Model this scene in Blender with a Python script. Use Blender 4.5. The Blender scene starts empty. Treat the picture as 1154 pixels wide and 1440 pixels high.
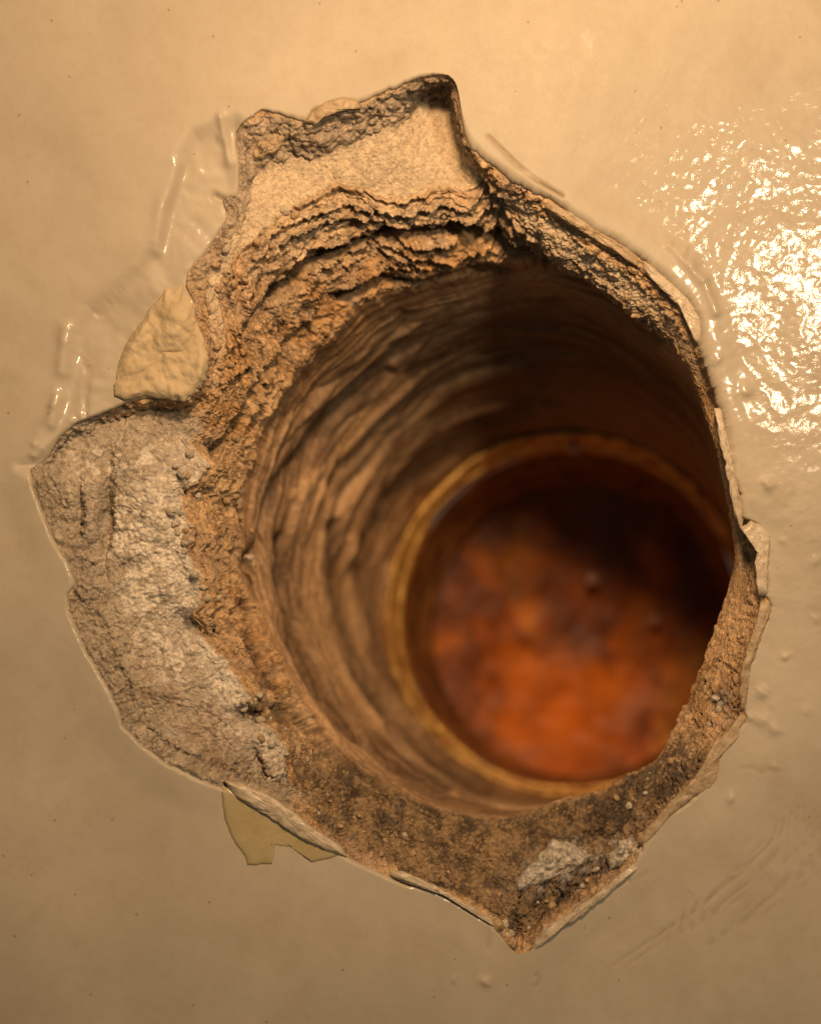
import bpy, math, random
import numpy as np
from mathutils import Vector

# ------------------------------------------------------------------ camera, world, lamps
sc = bpy.context.scene
C = sc.collection
MM = 0.001                      # everything below is worked out in millimetres
D = 200.0                       # camera to wall
cam_d = bpy.data.cameras.new('camera')
cam = bpy.data.objects.new('camera', cam_d); C.objects.link(cam)
cam.location = (0, -D*MM, 0); cam.rotation_euler = (math.radians(90), 0, 0)
cam_d.sensor_fit = 'VERTICAL'; cam_d.sensor_height = 36.0; cam_d.lens = 36.0*D/144.0
cam_d.clip_start = 0.005; cam_d.clip_end = 20
cam_d.dof.use_dof = True; cam_d.dof.focus_distance = (D+2.5)*MM; cam_d.dof.aperture_fstop = 50.0/5.2
sc.camera = cam
w = bpy.data.worlds.new('World'); sc.world = w; w.use_nodes = True
w.node_tree.nodes['Background'].inputs[0].default_value = (0.95, 0.95, 0.78, 1)
w.node_tree.nodes['Background'].inputs[1].default_value = 0.085
sc.view_settings.view_transform = 'Standard'; sc.view_settings.look = 'None'
sc.view_settings.exposure = 0.0
sc.cycles.diffuse_bounces = 2; sc.cycles.glossy_bounces = 2; sc.cycles.max_bounces = 5

def area(name, loc, target, sx, sy, power, col):
    l = bpy.data.lights.new(name, 'AREA'); l.shape = 'ELLIPSE'; l.size = sx*MM; l.size_y = sy*MM
    l.energy = power; l.color = col
    o = bpy.data.objects.new(name, l); C.objects.link(o)
    o.location = Vector(loc)*MM
    o.rotation_euler = (Vector(target)-Vector(loc)).to_track_quat('-Z', 'Y').to_euler()
    return o
area('key_lamp', (98, -200, 66), (25, 0, 20), 13, 24, 0.16, (1.0, 0.79, 0.52))
area('upper_lamp', (12, -140, 99), (6, 0, 34), 30, 24, 0.33, (1.0, 0.635, 0.335))

# ------------------------------------------------------------------ numeric helpers
rng = np.random.default_rng(7)
LAT = rng.random((64, 64, 64), dtype=np.float32)*2-1
def vnoise(x, y, z):
    xi = np.floor(x).astype(np.int32); yi = np.floor(y).astype(np.int32); zi = np.floor(z).astype(np.int32)
    fx = (x-xi).astype(np.float32); fy = (y-yi).astype(np.float32); fz = (z-zi).astype(np.float32)
    fx = fx*fx*(3-2*fx); fy = fy*fy*(3-2*fy); fz = fz*fz*(3-2*fz)
    x0 = xi & 63; x1 = (xi+1) & 63; y0 = yi & 63; y1 = (yi+1) & 63; z0 = zi & 63; z1 = (zi+1) & 63
    a = LAT[x0, y0, z0]*(1-fx)+LAT[x1, y0, z0]*fx
    b = LAT[x0, y1, z0]*(1-fx)+LAT[x1, y1, z0]*fx
    c = LAT[x0, y0, z1]*(1-fx)+LAT[x1, y0, z1]*fx
    d = LAT[x0, y1, z1]*(1-fx)+LAT[x1, y1, z1]*fx
    return (a*(1-fy)+b*fy)*(1-fz)+(c*(1-fy)+d*fy)*fz
def fbm(P, scale, oct=4, gain=0.5, off=0.0):
    s = 0; a = 1.0; t = 0
    for k in range(oct):
        f = scale*2.03**k
        s = s+a*vnoise(P[..., 0]*f+off+k*7.3, P[..., 1]*f+off*1.7+k*3.1, P[..., 2]*f+off*.6+k*11.9)
        t += a; a *= gain
    return s/t*1.6
JIT = rng.random((32, 32, 32, 3), dtype=np.float32)
def worley(P, scale):
    """F1 and F2 distances and a random value per cell"""
    q = P*scale; base = np.floor(q-0.5).astype(np.int32)
    f1 = np.full(q.shape[:-1], 9.0, np.float32); f2 = f1.copy(); idv = np.zeros_like(f1)
    for dx in (0, 1):
        for dy in (0, 1):
            for dz in (0, 1):
                c = base+np.array([dx, dy, dz], np.int32)
                j = JIT[c[..., 0] & 31, c[..., 1] & 31, c[..., 2] & 31]
                v = c+0.5+(j-0.5)*0.8-q
                d = np.sqrt((v*v).sum(-1)).astype(np.float32)
                m = d < f1
                f2 = np.where(m, f1, np.minimum(f2, d)); f1 = np.where(m, d, f1)
                idv = np.where(m, j[..., 0], idv)
    return f1, f2, idv
def sstep(a, b, x):
    t = np.clip((x-a)/(b-a), 0, 1); return t*t*(3-2*t)
def world(u, v, y):
    """point seen at photo position (u, v) when it lies y mm behind the wall's face"""
    k = 0.1*(D+y)/D
    return np.stack([(u-577)*k, y+0*u, (720-v)*k], -1)
def pt(u, v, y=0.0):
    k = 0.1*(D+y)/D; return Vector(((u-577)*k, y, (720-v)*k))
def sdist(u, v, poly, closed=True):
    """distance to a polygon's outline, negative inside"""
    poly = np.array(poly, float); n = len(poly); d = np.full(u.shape, 1e9); ins = np.zeros(u.shape, bool)
    for i in range(n if closed else n-1):
        a = poly[i]; b = poly[(i+1) % n]; e = b-a
        t = np.clip(((u-a[0])*e[0]+(v-a[1])*e[1])/(e@e+1e-9), 0, 1)
        d = np.minimum(d, (u-a[0]-t*e[0])**2+(v-a[1]-t*e[1])**2)
        if closed:
            c = ((a[1] > v) != (b[1] > v)) & (u < (b[0]-a[0])*(v-a[1])/(b[1]-a[1]+1e-12)+a[0])
            ins ^= c
    d = np.sqrt(d)
    return np.where(ins, -d, d) if closed else d

N = 1800
TH = np.arange(N)/N*2*math.pi       # 0 = right, quarter = up
def curve(pts, c, data=None):
    """radius (and a datum such as depth) at every angle of a traced outline"""
    p = np.array([q[:2] for q in pts], float); a = np.arctan2(-(p[:, 1]-c[1]), p[:, 0]-c[0])
    n = len(p); r = np.zeros(N); dep = np.zeros(N)
    dx = np.cos(TH); dy = -np.sin(TH)
    for i in range(n):
        A = p[i]; B = p[(i+1) % n]; e = B-A
        den = dx*e[1]-dy*e[0]
        den = np.where(abs(den) < 1e-9, 1e-9, den)
        t = ((A[0]-c[0])*e[1]-(A[1]-c[1])*e[0])/den
        s = ((A[0]-c[0])*dy-(A[1]-c[1])*dx)/den
        ok = (t > 0) & (s >= -1e-6) & (s <= 1+1e-6)
        better = ok & (t > r)
        r = np.where(better, t, r)
        if len(pts[0]) > 2:
            dep = np.where(better, pts[i][2]+(pts[(i+1) % n][2]-pts[i][2])*s, dep)
    return r, dep
def smooth(a, k):
    w_ = np.hanning(2*k+3)[1:-1]; w_ /= w_.sum()
    return np.convolve(np.concatenate([a[-k:], a, a[:k]]), w_, 'valid')
def ringnoise(freq, seed, oct=4):
    P = np.stack([np.cos(TH)*freq+seed, np.sin(TH)*freq+seed*2, 0*TH+seed*.37], -1)
    return fbm(P, 1.0, oct, 0.6)

# ------------------------------------------------------------------ outlines traced from the photograph (u, v, depth in mm)
RIM = [(640,106),(646,138),(648,168),(657,199),(683,227),(720,254),(774,280),(809,305),(854,334),(907,367),(934,392),(970,427),
 (984,455),(982,481),(994,516),(1012,574),(1024,628),(1036,686),(1044,728),(1066,736),(1080,755),(1079,791),(1077,837),(1084,852),(1073,883),
 (1060,917),(1046,951),(1044,997),(1048,1013),(1038,1030),(1022,1038),(1011,1058),(1006,1094),(985,1112),(955,1138),(933,1150),
 (909,1180),(893,1213),(856,1244),(803,1285),(762,1308),(743,1338),(727,1345),(708,1322),(690,1300),(660,1282),(614,1255),(573,1245),
 (550,1236),(491,1209),(473,1198),(442,1180),(406,1150),(369,1126),(337,1112),(311,1108),(278,1097),(235,1075),(198,1047),(172,1022),(165,996),
 (147,960),(125,924),(107,887),(95,855),(95,836),(106,820),(95,793),(73,757),(58,720),(46,686),(41,660),(62,647),(78,618),(102,594),
 (146,577),(175,564),(204,557),(237,560),(262,562),(286,534),(291,505),(282,476),(270,452),(272,425),(258,402),(262,382),(284,355),
 (306,324),(325,292),(308,280),(332,268),(335,233),(330,203),(328,183),(367,151),(397,162),(429,168),(438,153),(488,137),
 (503,143),(557,123),(592,108),(627,102)]
FOOT = [(641,142,10),(642,160,7.5),(652,200,5.5),(674,239,4),(706,266,3.4),(760,296,3.2),(832,350,3),(900,399,3),(951,450,3),(976,500,3.4),
 (998,545,5),(1010,600,4),(1024,660,4),(1034,720,4),(1046,752,5),(1054,790,5),(1052,840,4),(1050,880,3.5),(1038,940,3),(1034,1000,3),
 (1010,1035,3),(985,1075,3),(945,1115,3),(912,1160,4),(880,1205,4),(835,1243,4),(785,1278,4),(748,1312,4),(728,1326,3),(700,1295,2.5),(640,1252,2.5),
 (570,1225,2.5),(490,1180,3),(430,1145,3),(370,1100,2.5),(300,1075,2),(240,1048,2),(195,1015,2),(185,965,1.8),
 (160,915,1.8),(140,860,2),(138,820,2),(125,780,2),(105,735,2),(85,690,2),(66,664,2),(80,640,3),(104,612,4.5),
 (150,588,6),(200,572,6.5),(240,573,6.5),(272,570,6),(294,540,5),(299,500,4.5),(292,465,4),(288,420,3.2),(292,385,3),(322,345,3),(345,305,3),
 (352,270,4),(365,240,4.5),(390,222,5),(440,220,5),(500,200,5),(562,172,5.5),(598,143,9.5),(625,139,10)]
EDGE = [(687,251,6),(752,328,6),(828,386,6),(893,430,6),(944,474,6),(968,514,5.5),(990,556,6),(1006,615,5),(1020,668,5),(1031,730,5),
 (1038,775,6),(1042,830,6),(1030,880,6),(1015,950,6),(1000,1010,6.5),(965,1070,6.5),(925,1115,7),(880,1160,7),(830,1200,7.5),
 (770,1232,7),(715,1250,6),(640,1215,6),(560,1185,6),(480,1150,6),(425,1124,5.5),(402,1096,5),(405,1046,5),(382,1022,5),(343,1006,5),(357,996,5),
 (350,974,5),(325,945,5),(300,909,5),(278,890,5),(262,868,5),(280,852,5),(285,812,5),(262,768,5),(270,746,5),(261,722,5),(250,690,5),(280,680,5.2),
 (291,651,5.5),(262,622,6.5),(290,590,7),(308,550,6.5),(318,495,5.5),(312,450,4.5),(310,400,4),(330,362,4),(367,329,4.5),(410,300,5),(450,272,5.5),
 (475,262,6),(540,282,7),(583,277,7),(618,272,7),(661,277,7)]
BORE = [(700,366,17),(774,366,16),(831,386,15),(872,424,14),(925,458,13),(965,500,11),(984,550,9),(1002,615,8),(1016,672,8),(1028,735,8),
 (1032,790,8),(1022,830,8),(1002,885,9),(978,950,10),(957,1005,11),(925,1062,12),(856,1105,13),(774,1130,15),(685,1152,16),(597,1130,16),
 (510,1082,16),(450,1020,16),(405,950,15),(368,880,15),(345,800,15),(340,740,15),(350,670,15),(372,600,15),(410,540,15),(450,490,15),
 (500,440,15),(560,408,15),(640,384,16)]
cR, cF, cE, cB = (610, 730), (612, 730), (630, 740), (680, 750)
rR, _ = curve(RIM, cR); rF, dF = curve(FOOT, cF); rE, dE = curve(EDGE, cE); rB, dB = curve(BORE, cB)
jag = ringnoise(26, 3.1)*3.0+ringnoise(110, 9.4, 3)*1.6
rR = smooth(rR, 2)+jag*(0.5+0.5*(np.cos(TH-0.3) > -0.2))
rF = smooth(rF, 6)+ringnoise(18, 5.5)*5+ringnoise(90, 2.2, 3)*2.5; dF = smooth(dF, 12)+ringnoise(9, 1.2)*.5
rightness = smooth(np.where((TH < 0.75) | (TH > 5.9), 1.0, 0.0), 60)
rE = smooth(rE, 4)+(ringnoise(22, 7.5)*6+ringnoise(80, 4.2, 3)*4)*(1-.7*rightness); dE = smooth(dE, 12)
rB = smooth(rB, 14)+(ringnoise(10, 8.5)*6+ringnoise(60, 6.2, 3)*2.5)*(1-.7*rightness); dB = smooth(dB, 20)
cx, cy = np.cos(TH), -np.sin(TH)
def ring_px(c, r): return np.stack([c[0]+cx*r, c[1]+cy*r], -1)
PR, PF, PE, PB = ring_px(cR, rR), ring_px(cF, rF), ring_px(cE, rE), ring_px(cB, rB)
# keep every outline inside the one before it
cen = np.array(cE)
def inside(Pout, Pin, gap):
    ro = np.hypot(*(Pout-cen).T); ri = np.hypot(*(Pin-cen).T)
    f = np.minimum(1, (ro-gap)/ri); return cen+(Pin-cen)*f[:, None]
PF = inside(PR, PF, 4); PE = inside(PF, PE, 3); PB = inside(PE, PB, 3)

# ------------------------------------------------------------------ materials
def nt(name):
    m = bpy.data.materials.new(name); m.use_nodes = True; t = m.node_tree
    return m, t, t.nodes['Principled BSDF']
def nd(t, kind, **kw):
    n = t.nodes.new(kind)
    for k, v in kw.items():
        if k.startswith('i_'): n.inputs[k[2:].replace('_', ' ')].default_value = v
        else: setattr(n, k, v)
    return n
def coords(t, s=1000.0, scale=None):
    tc = nd(t, 'ShaderNodeTexCoord'); mp = nd(t, 'ShaderNodeMapping')
    mp.inputs['Scale'].default_value = scale or (s, s, s)
    t.links.new(tc.outputs['Object'], mp.inputs['Vector']); return mp.outputs[0]
def noise(t, co, scale, detail=4, rough=.6, dist=0):
    n = nd(t, 'ShaderNodeTexNoise'); n.inputs['Scale'].default_value = scale; n.inputs['Detail'].default_value = detail
    n.inputs['Roughness'].default_value = rough; n.inputs['Distortion'].default_value = dist
    t.links.new(co, n.inputs['Vector']); return n.outputs['Fac']
def ramp(t, fac, stops):
    r = nd(t, 'ShaderNodeValToRGB'); e = r.color_ramp.elements
    while len(e) < len(stops): e.new(0.5)
    for k, (p, c) in enumerate(stops):
        e[k].position = p; e[k].color = (c, c, c, 1) if isinstance(c, (int, float)) else (*c, 1)
    t.links.new(fac, r.inputs[0]); return r.outputs[0]
def math_(t, op, a, b=None):
    n = nd(t, 'ShaderNodeMath', operation=op)
    for k, x in enumerate((a, b)):
        if x is None: continue
        if isinstance(x, (int, float)): n.inputs[k].default_value = x
        else: t.links.new(x, n.inputs[k])
    return n.outputs[0]
def mix(t, fac, a, b, mode='MIX'):
    n = nd(t, 'ShaderNodeMix', data_type='RGBA', blend_type=mode)
    if isinstance(fac, (int, float)): n.inputs[0].default_value = fac
    else: t.links.new(fac, n.inputs[0])
    for k, x in ((6, a), (7, b)):
        if isinstance(x, tuple): n.inputs[k].default_value = (*x, 1)
        else: t.links.new(x, n.inputs[k])
    return n.outputs[2]
def attr(t, name):
    a = nd(t, 'ShaderNodeAttribute'); a.attribute_name = name; return a
def bump(t, h, dist, strength=1.0, normal=None):
    b = nd(t, 'ShaderNodeBump'); b.inputs['Distance'].default_value = dist*MM; b.inputs['Strength'].default_value = strength
    t.links.new(h, b.inputs['Height'])
    if normal is not None: t.links.new(normal, b.inputs['Normal'])
    return b.outputs[0]

# glossy cream paint; attribute peel = how orange-peeled, dirt = faint specks
M_paint, t, b = nt('cream_gloss_paint'); co = coords(t)
big = noise(t, co, 0.035, 3, .5); mid = noise(t, co, .35, 5, .65); fine = noise(t, co, 3.0, 4, .7)
c1 = ramp(t, big, [(.3, (.42, .355, .265)), (.7, (.485, .41, .305))])
c1 = mix(t, math_(t, 'MULTIPLY', ramp(t, mid, [(.45, 0.), (.72, 1.)]), .28), c1, (.36, .27, .17))
blot = noise(t, co, .09, 5, .62)
c1 = mix(t, math_(t, 'MULTIPLY', ramp(t, blot, [(.46, 0.), (.70, 1.)]), .35), c1, (.35, .285, .195))
spk = nd(t, 'ShaderNodeTexVoronoi'); spk.inputs['Scale'].default_value = .28; t.links.new(co, spk.inputs['Vector'])
c1 = mix(t, math_(t, 'MULTIPLY', math_(t, 'LESS_THAN', spk.outputs['Distance'], .055), .55), c1, (.22, .13, .06))
dirt = attr(t, 'dirt')
c1 = mix(t, dirt.outputs['Fac'], c1, (.30, .21, .12))
t.links.new(c1, b.inputs['Base Color'])
peel = attr(t, 'peel')
v1 = nd(t, 'ShaderNodeTexVoronoi', feature='SMOOTH_F1'); v1.inputs['Scale'].default_value = .85; v1.inputs['Smoothness'].default_value = .6
wco = nd(t, 'ShaderNodeVectorMath', operation='ADD'); nz = nd(t, 'ShaderNodeTexNoise'); nz.inputs['Scale'].default_value = .5
t.links.new(co, nz.inputs['Vector']); t.links.new(co, wco.inputs[0]); t.links.new(nz.outputs['Color'], wco.inputs[1]); t.links.new(wco.outputs[0], v1.inputs['Vector'])
n1 = bump(t, math_(t, 'MULTIPLY', v1.outputs['Distance'], peel.outputs['Fac']), .075, 1.0)
n2 = bump(t, math_(t, 'MULTIPLY', noise(t, co, 1.7, 3, .6), peel.outputs['Fac']), .028, 1.0, n1)
n3 = bump(t, noise(t, co, .9, 5, .6), .035, 1.0, bump(t, mid, .02, 1.0, n2))
n4 = bump(t, fine, .010, 1.0, n3)
t.links.new(n4, b.inputs['Normal'])
rg = ramp(t, fine, [(.3, .48), (.7, .6)]); t.links.new(rg, b.inputs['Roughness'])
t.links.new(attr(t, 'gloss').outputs['Fac'], b.inputs['Coat Weight']); b.inputs['Coat Roughness'].default_value = .13; t.links.new(n2, b.inputs['Coat Normal'])
b.inputs['Specular IOR Level'].default_value = .3

def rough_material(name, fine_scale, dist, rough=(.55, .9), sparkle=0.0, spec=.4, crackle=.55):
    """colour comes from the mesh's own stone colour, grain and glint from nodes"""
    m, t, b = nt(name); co = coords(t)
    tint = attr(t, 'stone')
    g = noise(t, co, fine_scale, 6, .75); g2 = noise(t, co, fine_scale*3.7, 4, .7)
    c = mix(t, 1.0, tint.outputs['Color'], ramp(t, g, [(.3, (.62, .58, .54)), (.5, (1, 1, 1)), (.72, (1.35, 1.33, 1.3))]), 'MULTIPLY')
    c = mix(t, .55, c, ramp(t, g2, [(.34, (.5, .42, .34)), (.5, (1, 1, 1)), (.7, (1.5, 1.5, 1.5))]), 'MULTIPLY')
    t.links.new(c, b.inputs['Base Color'])
    n = bump(t, g, dist, 1.0); n = bump(t, g2, dist*.45, 1.0, n)
    if sparkle:
        v = nd(t, 'ShaderNodeTexVoronoi'); v.inputs['Scale'].default_value = 2.1; t.links.new(co, v.inputs['Vector'])
        n = bump(t, v.outputs['Distance'], .16, sparkle, n)
        sp = nd(t, 'ShaderNodeSeparateColor'); t.links.new(v.outputs['Color'], sp.inputs[0])
        wet = math_(t, 'GREATER_THAN', sp.outputs[0], .45)
        r = nd(t, 'ShaderNodeMapRange'); t.links.new(math_(t, 'MULTIPLY', wet, attr(t, 'wet').outputs['Fac']), r.inputs[0])
        r.inputs['To Min'].default_value = rough[1]; r.inputs['To Max'].default_value = .22
        t.links.new(r.outputs[0], b.inputs['Roughness'])
    else:
        t.links.new(ramp(t, g, [(.3, rough[0]), (.7, rough[1])]), b.inputs['Roughness'])
    wn = nd(t, 'ShaderNodeTexNoise'); wn.inputs['Scale'].default_value = .9; wn.inputs['Detail'].default_value = 4; t.links.new(co, wn.inputs['Vector'])
    wa = nd(t, 'ShaderNodeVectorMath', operation='MULTIPLY_ADD'); t.links.new(wn.outputs['Color'], wa.inputs[0]); wa.inputs[1].default_value = (2.2, 2.2, 2.2); t.links.new(co, wa.inputs[2])
    ve = nd(t, 'ShaderNodeTexVoronoi', feature='DISTANCE_TO_EDGE'); ve.inputs['Scale'].default_value = 1.05; t.links.new(wa.outputs[0], ve.inputs['Vector'])
    ck = ramp(t, ve.outputs['Distance'], [(0., 0.), (.11, 1.)])
    pm = ramp(t, noise(t, co, .35, 3, .6), [(.42, 0.), (.62, 1.)])
    lines = math_(t, 'MULTIPLY', math_(t, 'MULTIPLY', math_(t, 'SUBTRACT', 1.0, ck), pm), attr(t, 'crack').outputs['Fac'])
    c = mix(t, math_(t, 'MULTIPLY', lines, crackle), c, (.13, .08, .045)); t.links.new(c, b.inputs['Base Color'])
    n = bump(t, math_(t, 'MULTIPLY', lines, -1.0), dist*1.1, 1.0, n)
    b.inputs['Specular IOR Level'].default_value = spec
    t.links.new(n, b.inputs['Normal']); return m
M_plaster = rough_material('broken_plaster', 1.9, .16, sparkle=1.0, spec=.5, crackle=.5)
M_core = rough_material('crumbling_masonry', 1.3, .16, sparkle=.3)
M_bore = rough_material('drilled_masonry', .9, .16, (.45, .8), spec=.35, crackle=.25)

def simple(name, col, col2, scale, rough, metal=0.0, bdist=.05, coat=0.0, sss=0.0, trans=0.0, lo=.35, hi=.65, detail=5):
    m, t, b = nt(name); co = coords(t); f = noise(t, co, scale, detail, .65, .3)
    t.links.new(ramp(t, f, [(lo, col), (hi, col2)]), b.inputs['Base Color'])
    b.inputs['Roughness'].default_value = rough; b.inputs['Metallic'].default_value = metal
    b.inputs['Coat Weight'].default_value = coat; b.inputs['Coat Roughness'].default_value = .15
    b.inputs['Transmission Weight'].default_value = trans
    n = bump(t, f, bdist*3); n = bump(t, noise(t, co, scale*5, 4), bdist, 1, n)
    t.links.new(n, b.inputs['Normal']); return m

# ------------------------------------------------------------------ mesh makers
def mesh_obj(name, V, F, mat, parent=None, attrs=None, smooth_=True):
    me = bpy.data.meshes.new(name); F = np.asarray(F, np.int32); V = np.asarray(V, np.float32)*MM
    me.vertices.add(len(V)); me.vertices.foreach_set('co', V.ravel())
    k = F.shape[1]; me.loops.add(F.size); me.loops.foreach_set('vertex_index', F.ravel())
    me.polygons.add(len(F)); me.polygons.foreach_set('loop_start', np.arange(len(F), dtype=np.int32)*k)
    me.polygons.foreach_set('loop_total', np.full(len(F), k, np.int32))
    me.update(calc_edges=True)
    me.polygons.foreach_set('use_smooth', np.full(len(F), smooth_))
    for an, data in (attrs or {}).items():
        data = np.asarray(data, np.float32)
        if data.ndim == 1:
            a = me.attributes.new(an, 'FLOAT', 'POINT'); a.data.foreach_set('value', data)
        else:
            a = me.attributes.new(an, 'FLOAT_COLOR', 'POINT')
            a.data.foreach_set('color', np.concatenate([data, np.ones((len(data), 1), np.float32)], 1).ravel())
    me.materials.append(mat); me.validate()
    o = bpy.data.objects.new(name, me); C.objects.link(o)
    if parent: o.parent = parent
    return o
def grid_faces(rows, cols, wrap=True):
    i = np.arange(rows-1)[:, None]; j = np.arange(cols if wrap else cols-1)[None, :]; j2 = (j+1) % cols
    return np.stack([i*cols+j+0*j, i*cols+j2, (i+1)*cols+j2, (i+1)*cols+j], -1).reshape(-1, 4)
def grid_obj(name, G, mat, parent, attrs=None, flip=False):
    F = grid_faces(G.shape[0], G.shape[1])
    if flip: F = F[:, ::-1]
    at = {k: a.reshape(-1) if a.ndim == 2 else a.reshape(-1, 3) for k, a in (attrs or {}).items()}
    return mesh_obj(name, G.reshape(-1, 3), F, mat, parent, at)
def normals(G):
    dj = np.roll(G, -1, 1)-np.roll(G, 1, 1); di = np.gradient(G, axis=0)
    n = np.cross(dj, di); n /= np.linalg.norm(n, axis=-1, keepdims=True)+1e-9
    return n

def thing(name, label, cat, loc=(0, 0, 0), group=None):
    o = bpy.data.objects.new(name, None); C.objects.link(o); o.empty_display_size = .01
    o['label'] = label; o['category'] = cat
    if group: o['group'] = group
    return o
def tag(o, label, cat, group=None):
    o['label'] = label; o['category'] = cat
    if group: o['group'] = group
    return o

wall = thing('plastered_wall', 'cream gloss painted wall of plaster over masonry, broken open by a ragged round hole', 'wall')

# ------------------------------------------------------------------ the paint coat: one sheet with swellings, grooves, drips and a rolled edge
fr = np.concatenate([[0, .25, .5, .75], np.linspace(1, 14, 12), 14+np.linspace(1, 1, 1), 17+np.cumsum(np.linspace(3, 7, 95)), 17+480+np.cumsum(np.geomspace(8, 420, 24))])
off = fr[:, None]+0*TH[None]
blend = np.clip((fr-40)/500, 0, 1)[:, None]
wj = np.exp(-off/14)
rr = rR[None]*wj+smooth(rR, 30)[None]*(1-wj)+off
far_r = 520+off                                         # far out the sheet forgets the ragged outline
rad = rr*(1-blend)+np.maximum(far_r, rr*0+far_r)*blend
U = cR[0]+cx[None]*rad; V = cR[1]+cy[None]*rad
y = np.zeros_like(U); P00 = np.stack([(U-577)*.1, 0*U, (720-V)*.1], -1)
# rolled edge: the coat rounds over into the hole
soft = 6+7*smooth(np.where((TH > .2) & (TH < 1.45), 1., 0.), 40)          # radius in px by angle
q = np.clip(1-off/soft[None], 0, 1)
y += 1.0*(1-np.sqrt(1-np.minimum(q, .995)**2))*(soft[None]/12)
# sunk area left of the hole
sunk = [(275,190),(250,232),(234,285),(220,340),(196,378),(160,405),(125,432),(104,468),(95,520),(83,580),(60,632),(30,655),(120,700),(420,520),(420,260),(330,170)]
sd = sdist(U, V, sunk)
y += 1.2*sstep(16, -13, sd)+.9*sstep(0, -90, sd)
y += sstep(5, -20, sd)*fbm(P00, .22, 3, .5, 15)*.35
# thick soft lip along the upper right with a crease behind it
lip = [(652,150),(668,195),(700,222),(760,262),(830,300),(900,340),(960,385),(1000,440),(1015,520),(1040,600),(1060,700)]
dl = sdist(U, V, lip, False)
y -= .38*np.exp(-(dl/24)**2)
crease = [(686,192),(700,206),(724,230),(752,254),(790,276)]
dc = sdist(U, V, crease, False); y += .55*np.exp(-(dc/2.6)**2)
crease2 = [(940,345),(965,372),(990,400),(1005,440)]
y -= .45*np.exp(-(sdist(U, V, crease2, False)/6)**2)
for a, w_, h_ in ([[(120,620),(116,560),(122,515)], 3, .3], [[(132,440),(140,436),(150,424)], 3, .3], [[(1015,470),(1060,520),(1100,560)], 9, .12],
                  [[(1040,560),(1062,620),(1075,700)], 8, .10], [[(310,165),(316,190),(320,225)], 6, -.5], [[(300,272),(318,280)], 5, .8], [[(248,232),(240,262),(228,292),(219,350)], 8, -.5], [[(92,462),(87,522)], 9, -.5], [[(80,558),(72,596)], 8, -.5],
                  [[(50,640),(70,620),(95,590)], 5, -.25]):
    y += h_*np.exp(-(sdist(U, V, a, False)/w_)**2)
# shallow scratches fanning over the lower right
rs = random.Random(5); scr = 0
hair = 0
for pl in ([(133,440),(150,430),(166,404)], [(108,600),(110,560),(118,520),(112,500)], [(686,1250),(688,1290),(684,1330)],
           [(740,1352),(756,1366),(752,1384)], [(1040,1078),(1090,1080),(1140,1074)], [(905,1228),(880,1240),(850,1262)]):
    d_ = sdist(U+fbm(P00, .5, 3, .6, 305)*7, V+fbm(P00, .5, 3, .6, 306)*7, pl, False); hair = hair+np.exp(-(d_/2.6)**2)*sstep(-.5, .3, fbm(P00, .5, 2, .5, 308))
y += .10*hair
for k in range(13):
    x0 = 850+k*17+rs.uniform(-8, 8); y0 = 1365-k*5+rs.uniform(-25, 10); L = rs.uniform(150, 300)
    pl = [(x0+L*s, y0-L*s*(.62+.25*s)) for s in (0, .3, .6, 1)]
    g_ = rs.uniform(.4, 1)*np.exp(-(sdist(U, V, pl, False)/1.2)**2); y += .05*g_; scr = scr+g_
# little drips and blobs of paint
blobs = [(682,1380,7,.5),(1070,1012,9,.55),(1086,1022,8,.45),(1055,1008,6,.4),(1027,1122,6,.5),(1102,923,5,.5),(1070,972,6,.6),(1076,682,8,.8),(1048,548,7,.6),(1005,505,6,.5),
 (46,640,5,.4),(48,625,3,.4),(960,352,7,.5),(975,368,7,.5),(990,392,6,.5),(313,187,7,.5),(894,181,3,.2),(1144,790,6,.4),(1088,1076,6,.25),(1130,1000,6,.25),(88,480,7,.3),(76,568,6,.4),(690,192,5,.4),
 (1145,870,6,.4),(1100,760,5,.3),(640,1376,4,.2),(1020,640,6,.3),(1050,930,4,.3)]
bn1, bn2 = fbm(P00, .7, 3, .55, 301)*5, fbm(P00, .7, 3, .55, 302)*5
for (a, b_, r_, h_) in blobs:
    y -= .75*h_*np.exp(-(((U+bn1-a)/r_)**2+((V+bn2-b_)/(r_*1.15))**2))
for k in range(110):
    a, b_ = rs.uniform(0, 1154), rs.uniform(0, 1440)
    if a < 420 and rs.random() < .6: continue
    r_ = rs.uniform(1.5, 2.8)
    m = (abs(U-a) < 12) & (abs(V-b_) < 12)
    y[m] -= rs.uniform(.04, .14)*np.exp(-(((U[m]-a)/r_)**2+((V[m]-b_)/r_)**2))
P0 = np.stack([(U-577)*.1, 0*U, (720-V)*.1], -1)
fade = np.exp(-np.maximum(off-700, 0)/300)
calm = .25+.75*sstep(600, 900, U)*sstep(1150, 800, V)
y += fbm(P0, .03, 2)*.8*fade*sstep(0, 60, off)+(fbm(P0, .16, 3, off=5)*.14*fade+fbm(P0, .7, 3, off=9)*.03)*calm
roughside = sstep(690, 1000, U)*sstep(1080, 700, V)+.25*sstep(600, 900, U)
y += fbm(P0, .33, 4, .6, off=21)*.035*roughside
PAINT_Y = y
peelv = np.clip(sstep(800, 960, U)*sstep(60, 260, V)*sstep(1060, 620, V)+.3*sstep(700, 900, U)*sstep(1060, 620, V), 0, 1)*.95+.05
peelv = peelv*sstep(6, 70, off)*(1-.8*np.exp(-(dl/22)**2))
peelv = np.clip(peelv+.25*sstep(20, -10, sd), 0, 1)
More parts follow.
